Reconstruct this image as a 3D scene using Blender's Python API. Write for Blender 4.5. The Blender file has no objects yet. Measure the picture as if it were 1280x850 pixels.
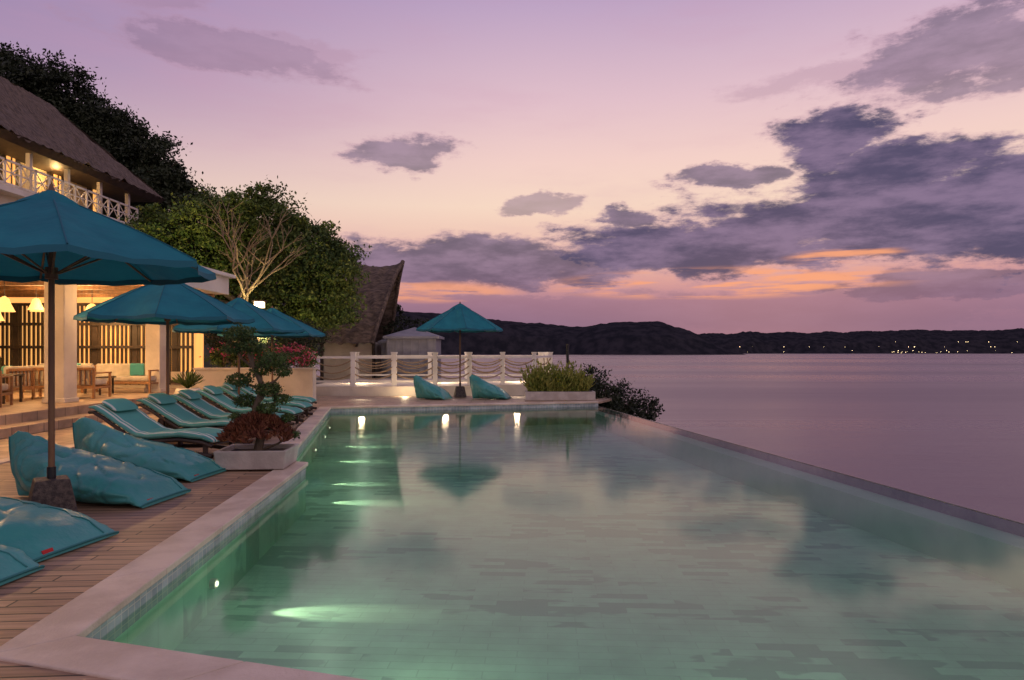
import bpy, bmesh, math, random
import numpy as np
from mathutils import Vector, noise as mnoise
random.seed(7); rng=np.random.default_rng(7)
S=bpy.context.scene
R=math.radians
def lin(r,g,b):
    f=lambda c:(c/255/12.92) if c/255<=0.04045 else ((c/255+0.055)/1.055)**2.4
    return (f(r),f(g),f(b),1)
# ---------------------------------------------------------------- materials
class NT:
    def __init__(s,nt): s.nt=nt; s.L=nt.links
    def n(s,t,**k):
        o=s.nt.nodes.new(t)
        for a,b in k.items(): setattr(o,a,b)
        return o
    def put(s,sock,v):
        if v is None: return
        if isinstance(v,bpy.types.NodeSocket): s.L.new(v,sock)
        else: sock.default_value=v
    def m(s,op,a,b=None,c=None,clamp=False):
        o=s.n('ShaderNodeMath',operation=op,use_clamp=clamp)
        s.put(o.inputs[0],a); s.put(o.inputs[1],b); s.put(o.inputs[2],c)
        return o.outputs[0]
    def mix(s,f,a,b,mode='MIX'):
        o=s.n('ShaderNodeMix',data_type='RGBA',blend_type=mode)
        s.put(o.inputs[0],f); s.put(o.inputs[6],a); s.put(o.inputs[7],b)
        return o.outputs[2]
    def ss(s,v,a,b):
        o=s.n('ShaderNodeMapRange',interpolation_type='SMOOTHSTEP')
        s.put(o.inputs[0],v); o.inputs[1].default_value=a; o.inputs[2].default_value=b
        return o.outputs[0]
    def noise(s,vec,scale,detail=4,rough=.55,dim='3D'):
        o=s.n('ShaderNodeTexNoise',noise_dimensions=dim)
        if vec is not None: s.L.new(vec,o.inputs['Vector'])
        o.inputs['Scale'].default_value=scale; o.inputs['Detail'].default_value=detail
        o.inputs['Roughness'].default_value=rough
        return o
    def mapv(s,vec,scale=(1,1,1),rot=(0,0,0)):
        o=s.n('ShaderNodeMapping'); s.L.new(vec,o.inputs[0])
        o.inputs['Scale'].default_value=scale; o.inputs['Rotation'].default_value=rot
        return o.outputs[0]
def c4(c): return tuple(c) if len(c)==4 else (*c,1)
def newmat(name):
    m=bpy.data.materials.new(name); m.use_nodes=True
    t=NT(m.node_tree); b=m.node_tree.nodes['Principled BSDF']
    return m,t,b
def mat(name,c1,c2=None,scale=5,rough=.7,bump=0,stretch=(1,1,1),spec=.5,emit=None,es=0,metal=0,detail=5,bscale=None,lo=.35,hi=.65,bdist=.03):
    m,t,b=newmat(name)
    tc=t.n('ShaderNodeTexCoord').outputs['Object']
    v=t.mapv(tc,stretch)
    if c2 is not None:
        n=t.noise(v,scale,detail)
        col=t.mix(t.ss(n.outputs[0],lo,hi),c4(c1),c4(c2)); t.L.new(col,b.inputs['Base Color'])
    else: b.inputs['Base Color'].default_value=c4(c1)
    b.inputs['Roughness'].default_value=rough
    b.inputs['Specular IOR Level'].default_value=spec
    b.inputs['Metallic'].default_value=metal
    if bump:
        n2=t.noise(v,bscale or scale*3,5)
        bp=t.n('ShaderNodeBump'); bp.inputs['Strength'].default_value=bump; bp.inputs['Distance'].default_value=bdist
        t.L.new(n2.outputs[0],bp.inputs['Height']); t.L.new(bp.outputs[0],b.inputs['Normal'])
    if emit: 
        b.inputs['Emission Color'].default_value=c4(emit); b.inputs['Emission Strength'].default_value=es
    return m
def leafmat(name,c1,c2,c3,nscale=.6):
    m,t,b=newmat(name)
    g=t.n('ShaderNodeNewGeometry')
    n=t.noise(g.outputs['Position'],nscale,3)
    a=t.mix(t.ss(n.outputs[0],.38,.62),c4(c1),c4(c2))
    a=t.mix(t.m('POWER',g.outputs['Random Per Island'],2.5),a,c4(c3))
    t.L.new(a,b.inputs['Base Color']); b.inputs['Roughness'].default_value=.6
    b.inputs['Specular IOR Level'].default_value=.25
    return m
def brickmat(name,c1,c2,mort,bw,rh,ms,rotz=0,rough=.7,wood=False,patch=None,off=.5,vert=False):
    m,t,b=newmat(name)
    tc=t.n('ShaderNodeTexCoord').outputs['Object']
    v=t.mapv(tc,(1,1,1),(R(90) if vert else 0,0,rotz))
    br=t.n('ShaderNodeTexBrick'); t.L.new(v,br.inputs['Vector'])
    br.offset=off
    for k,val in (('Color1',c4(c1)),('Color2',c4(c2)),('Mortar',c4(mort)),('Scale',1),('Mortar Size',ms),('Mortar Smooth',.1),('Brick Width',bw),('Row Height',rh)):
        br.inputs[k].default_value=val
    col=br.outputs['Color']
    st=t.mapv(v,(1,14,1) if wood else (1,1,1))
    n=t.noise(st,2.5 if wood else 3,6)
    k=t.n('ShaderNodeMapRange'); t.L.new(n.outputs[0],k.inputs[0]); k.inputs[1].default_value=.25;k.inputs[2].default_value=.75;k.inputs[3].default_value=.6 if not patch else .85;k.inputs[4].default_value=1.35 if not patch else 1.15
    mul=t.n('ShaderNodeVectorMath',operation='SCALE'); t.L.new(col,mul.inputs[0]); t.L.new(k.outputs[0],mul.inputs['Scale'])
    col=mul.outputs[0]
    if wood:
        n3=t.noise(tc,.7,4); col=t.mix(t.ss(n3.outputs[0],.45,.75),col,t.mix(.5,col,(.42,.31,.22,1)))
    if patch:
        n2=t.noise(t.mapv(v,(.8,1.7,1)),.7,4,.6)
        br2=t.n('ShaderNodeTexBrick'); t.L.new(v,br2.inputs['Vector']); br2.offset=.5
        for kk,val in (('Color1',(0,0,0,1)),('Color2',(1,1,1,1)),('Mortar',(0,0,0,1)),('Scale',1),('Mortar Size',0),('Brick Width',bw),('Row Height',rh)): br2.inputs[kk].default_value=val
        s=t.m('ADD',n2.outputs[0],t.m('MULTIPLY',br2.outputs['Color'],.26))
        col=t.mix(t.m('MULTIPLY',t.ss(s,.70,.73),.8),col,c4(patch))
    t.L.new(col,b.inputs['Base Color'])
    bp=t.n('ShaderNodeBump'); bp.inputs['Strength'].default_value=.6; bp.inputs['Distance'].default_value=.01
    hh=t.m('ADD',t.m('MULTIPLY',br.outputs['Fac'],-1),t.m('MULTIPLY',n.outputs[0],.4))
    t.L.new(hh,bp.inputs['Height']); t.L.new(bp.outputs[0],b.inputs['Normal'])
    b.inputs['Roughness'].default_value=rough
    return m
def glow(name,c,s):
    return mat(name,c,emit=c,es=s)

M={}
M['deck']=brickmat('deck_wood',(.45,.285,.175),(.28,.175,.11),(.02,.013,.009),2.6,.11,.007,rotz=R(-4),rough=.5,wood=True)
M['stone']=brickmat('terrace_stone',(.48,.35,.24),(.38,.27,.19),(.15,.11,.08),.8,.4,.008,rough=.55)
M['coping']=mat('coping_stone',(.54,.43,.33),(.72,.60,.48),2.2,.5,.3,bscale=40)
M['mosaic']=brickmat('mosaic_tile',(.44,.50,.52),(.30,.37,.40),(.6,.6,.55),.08,.08,.004,rough=.25,off=0,vert=True)
M['pooltile']=brickmat('pool_stone_tile',(.46,.74,.55),(.43,.70,.52),(.38,.62,.46),.42,.105,.004,rotz=R(3),rough=.5,patch=(.29,.47,.36))
M['rim']=mat('wet_rim_stone',(.10,.095,.085),(.18,.16,.14),6,.2,.2)
M['ledge']=mat('submerged_ledge',(.50,.74,.58),(.44,.68,.52),3,.5)
M['white']=mat('white_paint',(.78,.74,.68),(.68,.63,.56),1.5,.6,.15,bscale=30)
M['plaster']=mat('plaster',(.70,.62,.52),(.56,.49,.41),1.2,.75,.3,bscale=14)
M['cream']=mat('cream_wall',(.62,.50,.32),(.55,.43,.27),1.2,.75,.2)
M['wood']=mat('brown_wood',(.20,.10,.045),(.12,.06,.03),4,.5,.3,stretch=(3,3,.4))
M['teak']=mat('teak_wood',(.36,.19,.085),(.26,.13,.06),5,.45,.2,stretch=(3,3,.4))
M['dark']=mat('dark_timber',(.035,.024,.018),(.06,.04,.03),4,.6,.2)
M['tealdark']=mat('teal_canvas_trim',(.008,.12,.17),None,rough=.8)
M['bag']=mat('beanbag_vinyl',(.07,.34,.315),(.055,.29,.275),2.5,.38,.55,bscale=3,bdist=.06)
M['seam']=mat('seam_piping',(.02,.18,.18),None,rough=.6)
M['red']=mat('red_label',(.5,.02,.02),None)
M['cushw']=mat('cushion_cream',(.55,.5,.42),(.45,.4,.33),5,.85)
M['base']=mat('umbrella_base_terrazzo',(.03,.022,.02),(.10,.075,.06),30,.6,.4)
M['thatch']=mat('thatch',(.06,.045,.038),(.19,.14,.11),3,.95,1.0,stretch=(1,6,1.2),bscale=7,lo=.3,hi=.7)
M['rope']=mat('rope',(.36,.26,.16),(.26,.19,.12),20,.9,.3)
M['bark']=mat('bark',(.10,.075,.05),(.17,.13,.09),5,.9,.5,stretch=(3,3,.5))
M['barkpale']=mat('pale_bark',(.30,.23,.14),(.21,.155,.09),5,.9,.4)
M['soil']=mat('soil',(.03,.022,.015),(.05,.035,.025),9,.95)
M['pot']=mat('planter_concrete',(.55,.51,.46),(.42,.38,.34),4,.7,.3,bscale=25)
M['earth']=mat('hillside_earth',(.05,.055,.025),(.09,.075,.045),.8,.95,.5)
M['hill']=mat('hill_forest',(.018,.019,.025),(.038,.036,.044),.02,1,0,spec=0)
M['grey']=mat('grey_panel',(.26,.26,.29),(.2,.2,.23),2,.8)
M['black']=mat('black_metal',(.01,.01,.012),None,rough=.4)
M['wicker']=mat('wicker_lit',(.6,.35,.12),(.35,.18,.05),40,.7,0,emit=(1,.50,.14),es=1.7)
M['bulb']=glow('warm_bulb',(1,.72,.38),14)
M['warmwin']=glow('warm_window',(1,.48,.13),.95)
M['poolglow']=glow('pool_light_lens',(1,.93,.7),2.0)
M['leaf']=leafmat('leaf_green',(.035,.075,.018),(.08,.13,.03),(.15,.18,.04))
M['leafdk']=leafmat('leaf_dark',(.012,.02,.010),(.028,.042,.018),(.05,.06,.03),.35)
M['leafyel']=leafmat('leaf_yellow_green',(.14,.19,.03),(.23,.25,.05),(.34,.34,.08),2)
M['leafred']=leafmat('leaf_red_brown',(.11,.035,.025),(.2,.07,.035),(.3,.13,.07),3)
M['leafbon']=leafmat('leaf_bonsai',(.03,.07,.02),(.07,.12,.035),(.12,.17,.05),3)
M['petal']=leafmat('petal_pink',(.45,.04,.12),(.55,.08,.14),(.6,.2,.2),3)
m,t,b=newmat('teal_canvas')
tc=t.n('ShaderNodeTexCoord').outputs['Object']
n=t.noise(tc,2.5,5);col=t.mix(t.ss(n.outputs[0],.3,.7),(.018,.22,.28,1),(.012,.165,.225,1))
t.L.new(col,b.inputs['Base Color']);b.inputs['Roughness'].default_value=.75;b.inputs['Specular IOR Level'].default_value=.3
n2=t.noise(tc,7,5);bp=t.n('ShaderNodeBump');bp.inputs['Strength'].default_value=.45;bp.inputs['Distance'].default_value=.03
t.L.new(n2.outputs[0],bp.inputs['Height']);t.L.new(bp.outputs[0],b.inputs['Normal'])
tl=t.n('ShaderNodeBsdfTranslucent');t.L.new(col,tl.inputs[0]);mx=t.n('ShaderNodeMixShader');mx.inputs[0].default_value=.22
t.L.new(b.outputs[0],mx.inputs[1]);t.L.new(tl.outputs[0],mx.inputs[2]);t.L.new(mx.outputs[0],t.nt.nodes['Material Output'].inputs[0])
M['teal']=m
m,t,b=newmat('lounger_cushion_fabric')
tc=t.n('ShaderNodeTexCoord').outputs['Object']
sx=t.n('ShaderNodeSeparateXYZ'); t.L.new(tc,sx.inputs[0])
w=t.m('SINE',t.m('MULTIPLY',sx.outputs[1],95))
edge=t.ss(t.m('ABSOLUTE',sx.outputs[1]),.20,.215)
n=t.noise(tc,3,3)
basec=t.mix(n.outputs[0],(.06,.28,.25,1),(.10,.38,.33,1))
col=t.mix(t.m('MULTIPLY',edge,t.ss(w,-.2,.2)),basec,(.58,.65,.58,1))
t.L.new(col,b.inputs['Base Color']); b.inputs['Roughness'].default_value=.8
M['cush']=m
# ---------------------------------------------------------------- mesh builder
class MB:
    def __init__(s,mats): s.v=[];s.f=[];s.mi=[];s.mats=mats;s.sm=[]
    def add(s,vs,fs,mi=0,sm=False):
        o=len(s.v); s.v+= [tuple(p) for p in vs]
        s.f+=[tuple(i+o for i in f) for f in fs]; s.mi+=[mi]*len(fs); s.sm+=[sm]*len(fs)
    def box(s,c,d,mi=0,rz=0,ry=0):
        cr,sr=math.cos(rz),math.sin(rz); cy,sy=math.cos(ry),math.sin(ry); vs=[]
        for z in(-.5,.5):
            for y in(-.5,.5):
                for x in(-.5,.5):
                    px,py,pz=x*d[0],y*d[1],z*d[2]
                    px,pz=px*cy+pz*sy,-px*sy+pz*cy
                    vs.append((c[0]+px*cr-py*sr,c[1]+px*sr+py*cr,c[2]+pz))
        s.add(vs,[(0,2,3,1),(4,5,7,6),(0,1,5,4),(2,6,7,3),(0,4,6,2),(1,3,7,5)],mi)
    def cyl(s,p0,p1,r0,r1=None,n=10,mi=0,caps=True,sm=True):
        if r1 is None:r1=r0
        p0=Vector(p0);p1=Vector(p1);d=(p1-p0).normalized()
        a=d.orthogonal().normalized();b=d.cross(a);vs=[]
        for p,r in((p0,r0),(p1,r1)):
            for i in range(n):
                t=2*math.pi*i/n; vs.append(p+a*math.cos(t)*r+b*math.sin(t)*r)
        s.add(vs,[(i,(i+1)%n,n+(i+1)%n,n+i) for i in range(n)],mi,sm)
        if caps: s.add(vs,[tuple(range(n))[::-1],tuple(range(n,2*n))],mi)
    def tube(s,pts,rs,n=8,mi=0):
        pts=[Vector(p) for p in pts]; vs=[];m=len(pts)
        if not hasattr(rs,'__len__'): rs=[rs]*m
        d0=(pts[1]-pts[0]).normalized(); a=d0.orthogonal().normalized()
        for i,p in enumerate(pts):
            d=(pts[min(i+1,m-1)]-pts[max(i-1,0)]).normalized()
            a=(a-d*a.dot(d)).normalized(); b=d.cross(a)
            for k in range(n):
                t=2*math.pi*k/n; vs.append(p+(a*math.cos(t)+b*math.sin(t))*rs[i])
        fs=[(i*n+k,i*n+(k+1)%n,(i+1)*n+(k+1)%n,(i+1)*n+k) for i in range(m-1) for k in range(n)]
        s.add(vs,fs,mi,True)
    def lathe(s,c,prof,n=20,mi=0,sm=True):
        vs=[(c[0]+r*math.cos(2*math.pi*k/n),c[1]+r*math.sin(2*math.pi*k/n),c[2]+z) for r,z in prof for k in range(n)]
        fs=[(i*n+k,i*n+(k+1)%n,(i+1)*n+(k+1)%n,(i+1)*n+k) for i in range(len(prof)-1) for k in range(n)]
        s.add(vs,fs,mi,sm)
    def grid(s,fn,nu,nv,mi=0,sm=True,flip=False):
        vs=[fn(i/nu,j/nv) for i in range(nu+1) for j in range(nv+1)]
        q=nv+1
        fs=[(i*q+j,(i+1)*q+j,(i+1)*q+j+1,i*q+j+1) for i in range(nu) for j in range(nv)]
        if flip: fs=[f[::-1] for f in fs]
        s.add(vs,fs,mi,sm)
    def build(s,name,loc=(0,0,0),rz=0,parent=None,bevel=0,sub=0):
        me=bpy.data.meshes.new(name); me.from_pydata(s.v,[],s.f)
        me.polygons.foreach_set('material_index',s.mi); me.polygons.foreach_set('use_smooth',s.sm)
        for m in s.mats: me.materials.append(M[m])
        me.update()
        o=bpy.data.objects.new(name,me); S.collection.objects.link(o)
        o.location=loc;o.rotation_euler=(0,0,rz)
        if parent:o.parent=parent
        if bevel:
            bm=o.modifiers.new('b','BEVEL');bm.width=bevel;bm.segments=2;bm.limit_method='ANGLE';bm.angle_limit=R(50)
        if sub:
            sm=o.modifiers.new('s','SUBSURF');sm.levels=sub;sm.render_levels=sub
        return o
def empty(name,loc=(0,0,0),rz=0):
    o=bpy.data.objects.new(name,None);S.collection.objects.link(o);o.location=loc;o.rotation_euler=(0,0,rz);return o
def sheet(name,poly,z,mt,thick=0,parent=None):
    bm=bmesh.new(); vs=[bm.verts.new((x,y,z)) for x,y in poly]; f=bm.faces.new(vs)
    bm.normal_update()
    if bm.faces[:][0].normal.z<0: bmesh.ops.reverse_faces(bm,faces=bm.faces[:])
    if thick:
        r=bmesh.ops.extrude_face_region(bm,geom=bm.faces[:],use_keep_orig=True)
        nv=[e for e in r['geom'] if isinstance(e,bmesh.types.BMVert)]
        bmesh.ops.translate(bm,verts=nv,vec=(0,0,-thick))
        bmesh.ops.recalc_face_normals(bm,faces=bm.faces[:])
    bmesh.ops.triangulate(bm,faces=bm.faces[:])
    me=bpy.data.meshes.new(name);bm.to_mesh(me);bm.free();me.materials.append(M[mt])
    o=bpy.data.objects.new(name,me);S.collection.objects.link(o)
    if parent:o.parent=parent
    return o
def leafmesh(name,C,size,mt,up=.3,aspect=.5,parent=None,dirs=None):
    C=np.asarray(C,float);n=len(C)
    if dirs is None:
        d=rng.normal(size=(n,3))
    else: d=np.asarray(dirs,float)
    d/=np.linalg.norm(d,axis=1)[:,None]
    nn=rng.normal(size=(n,3));nn[:,2]+=up*2
    w=np.cross(d,nn);w/=np.linalg.norm(w,axis=1)[:,None]+1e-9
    s=size*rng.uniform(.6,1.3,(n,1))
    V=np.stack([C-d*s*.5,C+w*s*aspect*.5,C+d*s*.5,C-w*s*aspect*.5],1).reshape(-1,3)
    me=bpy.data.meshes.new(name)
    me.vertices.add(4*n);me.vertices.foreach_set('co',V.ravel())
    me.loops.add(4*n);me.loops.foreach_set('vertex_index',np.arange(4*n))
    me.polygons.add(n);me.polygons.foreach_set('loop_start',np.arange(n)*4)
    me.materials.append(M[mt]);me.update();me.validate()
    o=bpy.data.objects.new(name,me);S.collection.objects.link(o)
    if parent:o.parent=parent
    return o
def clumps(lobes,nc,nl,cr,flat=.6):
    out=[]
    tot=sum(l[3]**2 for l in lobes)
    for (x,y,z,r) in lobes:
        k=max(3,int(nc*r*r/tot))
        d=rng.normal(size=(k,3));d/=np.linalg.norm(d,axis=1)[:,None]
        rad=r*rng.uniform(.45,1.08,(k,1))
        cc=np.array([x,y,z])+d*rad*np.array([1,1,.85])
        for c in cc:
            q=cr*rng.uniform(.5,1.35)
            out.append(c+rng.normal(size=(nl,3))*q*np.array([.5,.5,.5*flat]))
    return np.concatenate(out)
def tree(name,base,fork,lobes,r0,leafsize,nc,nl,cr,leaf='leaf',bark='bark'):
    e=empty(name,(0,0,0))
    mb=MB([bark]); b=Vector(base);f=Vector(fork)
    mid=b.lerp(f,.5)+Vector((random.uniform(-.2,.2),random.uniform(-.2,.2),0))
    mb.tube([b,mid,f],[r0*1.3,r0,r0*.8],10)
    for (x,y,z,r) in lobes:
        p=Vector((x,y,z)); m1=f.lerp(p,.4)+Vector((random.uniform(-.3,.3),random.uniform(-.3,.3),-.15*r)); 
        mb.tube([f,m1,p],[r0*.55,r0*.38,r0*.15],7)
        for k in range(6):
            q=p+Vector((random.gauss(0,1),random.gauss(0,1),random.gauss(0,1))).normalized()*r*.9
            s=m1.lerp(p,random.uniform(.3,1)); mb.tube([s,s.lerp(q,.5)+Vector((0,0,.1*r)),q],[r0*.16,r0*.1,r0*.04],5)
    mb.build('trunk_and_limbs',parent=e)
    leafmesh('foliage',clumps(lobes,nc,nl,cr),leafsize,leaf,parent=e)
    return e
# ---------------------------------------------------------------- camera
cam=bpy.data.cameras.new('camera');co=bpy.data.objects.new('camera',cam);S.collection.objects.link(co)
co.location=(0,0,1.45);co.rotation_euler=(R(90),0,0);cam.lens=24;cam.sensor_width=36;cam.shift_y=15/1280
cam.clip_end=60000;cam.clip_start=.05;S.camera=co
S.view_settings.view_transform='Standard';S.view_settings.look='None';S.view_settings.exposure=0
# ---------------------------------------------------------------- world
W=bpy.data.worlds.new('World');S.world=W;W.use_nodes=True
t=NT(W.node_tree);W.node_tree.nodes.clear()
tc=t.n('ShaderNodeTexCoord').outputs['Generated']
sp=t.n('ShaderNodeSeparateXYZ');t.L.new(tc,sp.inputs[0]);X,Y,Z=sp.outputs
az=t.m('MULTIPLY',t.m('ARCTAN2',X,Y),57.2958)
el=t.m('MULTIPLY',t.m('ARCTAN2',Z,t.m('SQRT',t.m('ADD',t.m('MULTIPLY',X,X),t.m('MULTIPLY',Y,Y)))),57.2958)
cv=t.n('ShaderNodeCombineXYZ');t.L.new(az,cv.inputs[0]);t.L.new(el,cv.inputs[1]);AE=cv.outputs[0]
rp=t.n('ShaderNodeValToRGB');t.L.new(t.m('DIVIDE',el,60,clamp=True),rp.inputs[0])
stops=[(0,(134,106,132)),(2.2,(142,108,134)),(4.2,(178,126,142)),(6,(218,160,154)),(8.5,(238,192,176)),(12,(248,217,196)),(15.5,(243,208,200)),(20,(226,192,202)),(27,(190,164,196)),(36,(142,132,176)),(60,(86,86,132))]
els=rp.color_ramp.elements
while len(els)<len(stops): els.new(.5)
for e,(p,c) in zip(els,stops): e.position=p/60;e.color=lin(*c)
sky=rp.outputs[0]
sky=t.mix(t.m('MULTIPLY',t.m('MULTIPLY',t.ss(az,4,-40),t.ss(el,6,22)),.78),sky,lin(146,126,170))
sky=t.mix(t.m('MULTIPLY',t.ss(t.m('ABSOLUTE',az),60,150),.6),sky,lin(110,104,150))
nw=t.noise(t.mapv(AE,(.03,.14,1),(0,0,R(12))),1,6,.6)
sky=t.mix(t.m('MULTIPLY',t.ss(nw.outputs[0],.45,.75),.32),sky,lin(202,152,178))
def ell(a,b,ra,rb,azs,els_):
    dx=t.m('MULTIPLY',t.m('SUBTRACT',azs,a),1/ra);dy=t.m('MULTIPLY',t.m('SUBTRACT',els_,b),1/rb)
    return t.m('SUBTRACT',1,t.m('SQRT',t.m('ADD',t.m('MULTIPLY',dx,dx),t.m('MULTIPLY',dy,dy))))
n0=t.noise(t.mapv(AE,(.12,.26,1)),1,6,.62)
s0=t.n('ShaderNodeSeparateXYZ');t.L.new(n0.outputs['Color'],s0.inputs[0])
azw=t.m('ADD',az,t.m('MULTIPLY',t.m('SUBTRACT',s0.outputs[0],.5),11))
elw=t.m('ADD',el,t.m('MULTIPLY',t.m('SUBTRACT',s0.outputs[1],.5),4.2))
fb=t.noise(t.mapv(AE,(.20,.55,1)),1,9,.66).outputs[0]
C=[(31,9.7,19,4.2,1),(46,8.5,16,5.0,1),(15,8.5,14,2.7,1),(-4,7.4,19,2.4,.88),(25.5,15.9,5.8,2.3,1),(29,13.0,9,2.2,1),(17.6,14.0,4.6,1.0,.85),
   (-9,16.2,4.6,1.4,.72),(9.3,11.3,3.6,.95,.9),(2.2,12.2,3.6,.65,.6),(35,20.2,11,2.6,.70),(27,20.2,9,1.1,.35),(-22,22.0,10,1.5,.5),(-31,25,8,1.6,.4),(-17,23,6,.8,.3),(66,16,22,6,1),(38,4.6,15,1.6,.75),(12,3.2,60,1.9,.5),(70,26,18,4,.7),(-70,18,20,4,.6),(5,50,14,5,.4),(-150,15,25,5,.7),(140,20,25,6,.7)]
dens=None
for a,b_,ra,rb,st in C:
    e=t.m('MULTIPLY',t.ss(t.m('ADD',ell(a,b_,ra,rb,azw,elw),t.m('MULTIPLY',t.m('SUBTRACT',fb,.5),1.9)),-.14,.34),st)
    dens=e if dens is None else t.m('MAXIMUM',dens,e)
n5=t.noise(t.mapv(AE,(.15,.5,1)),1,8,.62).outputs[0]
ccol=t.mix(t.ss(n5,.36,.66),lin(80,75,106),lin(134,114,144))
ccol=t.mix(t.ss(dens,.8,.2),ccol,lin(178,138,160))
ccol=t.mix(t.m('MULTIPLY',t.ss(el,7.0,3.0),.6),ccol,lin(120,95,124))
sky=t.mix(dens,sky,ccol)
st=t.noise(t.mapv(AE,(.11,1.25,1)),1,5,.55).outputs[0]
og=t.m('MULTIPLY',t.ss(ell(17,5.5,16,1.5,az,el),0,.5),t.ss(st,.46,.58))
og2=t.m('MULTIPLY',t.ss(ell(-7,5.0,9,1.1,az,el),0,.5),t.ss(st,.42,.56))
og3=t.m('MULTIPLY',t.ss(ell(26,7.2,5,.8,az,el),0,.5),t.ss(st,.42,.6))
og=t.m('MAXIMUM',t.m('MAXIMUM',og,og3),t.m('MULTIPLY',og2,.8))
sky=t.mix(t.m('MULTIPLY',og,.88),sky,lin(248,164,122))
sky=t.mix(t.ss(el,0,-3),sky,lin(90,75,95))
ns=t.n('ShaderNodeTexSky',sky_type='NISHITA');ns.sun_disc=False;ns.sun_elevation=R(2);ns.sun_rotation=R(20)
b1=t.n('ShaderNodeBackground');t.L.new(sky,b1.inputs[0]);b1.inputs[1].default_value=.99
b2=t.n('ShaderNodeBackground');t.L.new(ns.outputs[0],b2.inputs[0]);b2.inputs[1].default_value=.003
ad=t.n('ShaderNodeAddShader');t.L.new(b1.outputs[0],ad.inputs[0]);t.L.new(b2.outputs[0],ad.inputs[1])
wo=t.n('ShaderNodeOutputWorld');t.L.new(ad.outputs[0],wo.inputs[0])
sd=bpy.data.lights.new('dusk_fill','SUN');sd.energy=.68;sd.angle=R(110);sd.color=(1,.80,.62)  # added broad fill from behind the camera, not the real sun
so=bpy.data.objects.new('dusk_fill',sd);S.collection.objects.link(so)
so.rotation_euler=Vector((.35,-.75,.9)).to_track_quat('Z','Y').to_euler()
def lamp(name,loc,e,col=(1,.66,.33),r=.08,spot=None,to=None,parent=None):
    l=bpy.data.lights.new(name,'SPOT' if spot else 'POINT');l.energy=e;l.color=col;l.shadow_soft_size=r
    o=bpy.data.objects.new(name,l);S.collection.objects.link(o);o.location=loc
    if spot:
        l.spot_size=R(spot);l.spot_blend=.6
        o.rotation_euler=(Vector(loc)-Vector(to)).to_track_quat('Z','Y').to_euler()
    if parent:o.parent=parent
    return o
# ---------------------------------------------------------------- sea, hills, terrain
m,t,b=newmat('sea_water')
g=t.n('ShaderNodeNewGeometry')
n=t.noise(t.mapv(g.outputs['Position'],(.05,.12,1)),1,6,.6)
bp=t.n('ShaderNodeBump');bp.inputs['Strength'].default_value=.30;bp.inputs['Distance'].default_value=1.2;t.L.new(n.outputs[0],bp.inputs['Height'])
n2=t.noise(t.mapv(g.outputs['Position'],(.0008,.006,1)),1,5)
b.inputs['Base Color'].default_value=(.22,.155,.17,1);b.inputs['IOR'].default_value=1.42
k=t.n('ShaderNodeMapRange');t.L.new(n2.outputs[0],k.inputs[0]);k.inputs[1].default_value=.38;k.inputs[2].default_value=.62;k.inputs[3].default_value=.20;k.inputs[4].default_value=.42
t.L.new(k.outputs[0],b.inputs['Roughness']);t.L.new(bp.outputs[0],b.inputs['Normal'])
M['sea']=m
SEA=-12.0
sheet('sea',[(-40000,-3000),(40000,-3000),(40000,50000),(-40000,50000)],SEA,'sea')
def hill(name,prof,y0,depth,amp,seed):
    xs=np.arange(prof[0][0],prof[-1][0],14.0)
    hs=np.interp(xs,[p[0] for p in prof],[p[1] for p in prof])
    mb=MB(['hill']);rows=12;vs=[]
    for j in range(rows+1):
        v=j/rows
        for i,x in enumerate(xs):
            s=math.sin(math.pi*min(1,v*1.0))**.55 if v<1 else 0
            bump=mnoise.fractal(Vector((x*.006,v*2,seed)),1,2,5)*amp+mnoise.fractal(Vector((x*.03,v*9,seed)),1,2,4)*amp*.5
            z=hs[i]*s+bump*s*min(1,hs[i]/60)
            wob=mnoise.noise(Vector((x*.002,seed,v)))*200
            vs.append((x*(1+v*depth/y0*.5),y0+v*depth+wob,SEA-1+max(0,z)))
    q=len(xs)
    mb.add(vs,[(j*q+i,j*q+i+1,(j+1)*q+i+1,(j+1)*q+i) for j in range(rows) for i in range(q-1)],0,False)
    return mb.build(name)
k1=4.35
hp=[(300,68),(430,66),(505,60),(560,55),(620,49),(660,45),(700,40),(740,40),(790,44),(830,44),(860,38),(885,26),(900,15),(918,5),(928,0)]
hill('headland_hill',[((a-640)*k1*.94,(h)*k1*.95) for a,h in hp],3350,1000,11,1.3)
k2=7.2
hp2=[(820,22),(900,26),(960,28),(1040,27),(1100,29),(1160,31),(1220,30),(1290,31),(1400,34),(1500,28),(1700,20),(1800,0)]
hill('far_shore_hill',[((a-640)*k2*.94,h*k2*1.0) for a,h in hp2],5700,1500,16,5.1)
mb=MB(['bulb'])
for i in range(50):
    x=random.choice([random.uniform(1750,4600),random.gauss(3500,300)]);h=random.choice([3,6,10,20,50,90]);r=random.uniform(.8,1.8)
    c=(x,5480,SEA+h+5);mb.lathe(c,[(0.01,-r),(r,0),(0.01,r)],5)
mb.build('shore_lights')
def sst(a,b,x):
    u=min(1,max(0,(x-a)/(b-a)));return u*u*(3-2*u)
def H(x,y):
    xc=5.9-.159*min(y,20) if y<20 else (3.6 if y<30 else 3.6-(y-30)*1.25)
    d=max(0,x-xc)
    base=-.09-(1.9*sst(-5.5,-4.2,x)*(1-sst(20.2,22,y)) if y<22 else 0)
    h=base+sst(-14.5,-19,x)*6.3*sst(8,14,y)*1.0+max(0,-20-x)*.42
    h+=mnoise.noise(Vector((x*.3,y*.3,0)))*.6*sst(-16,-22,x)
    if d>0: h=base-d*1.5-mnoise.noise(Vector((x*.5,y*.5,3)))*.8*min(1,d)
    return max(h,SEA-2)
mb=MB(['earth']);nx,ny=140,110
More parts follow.
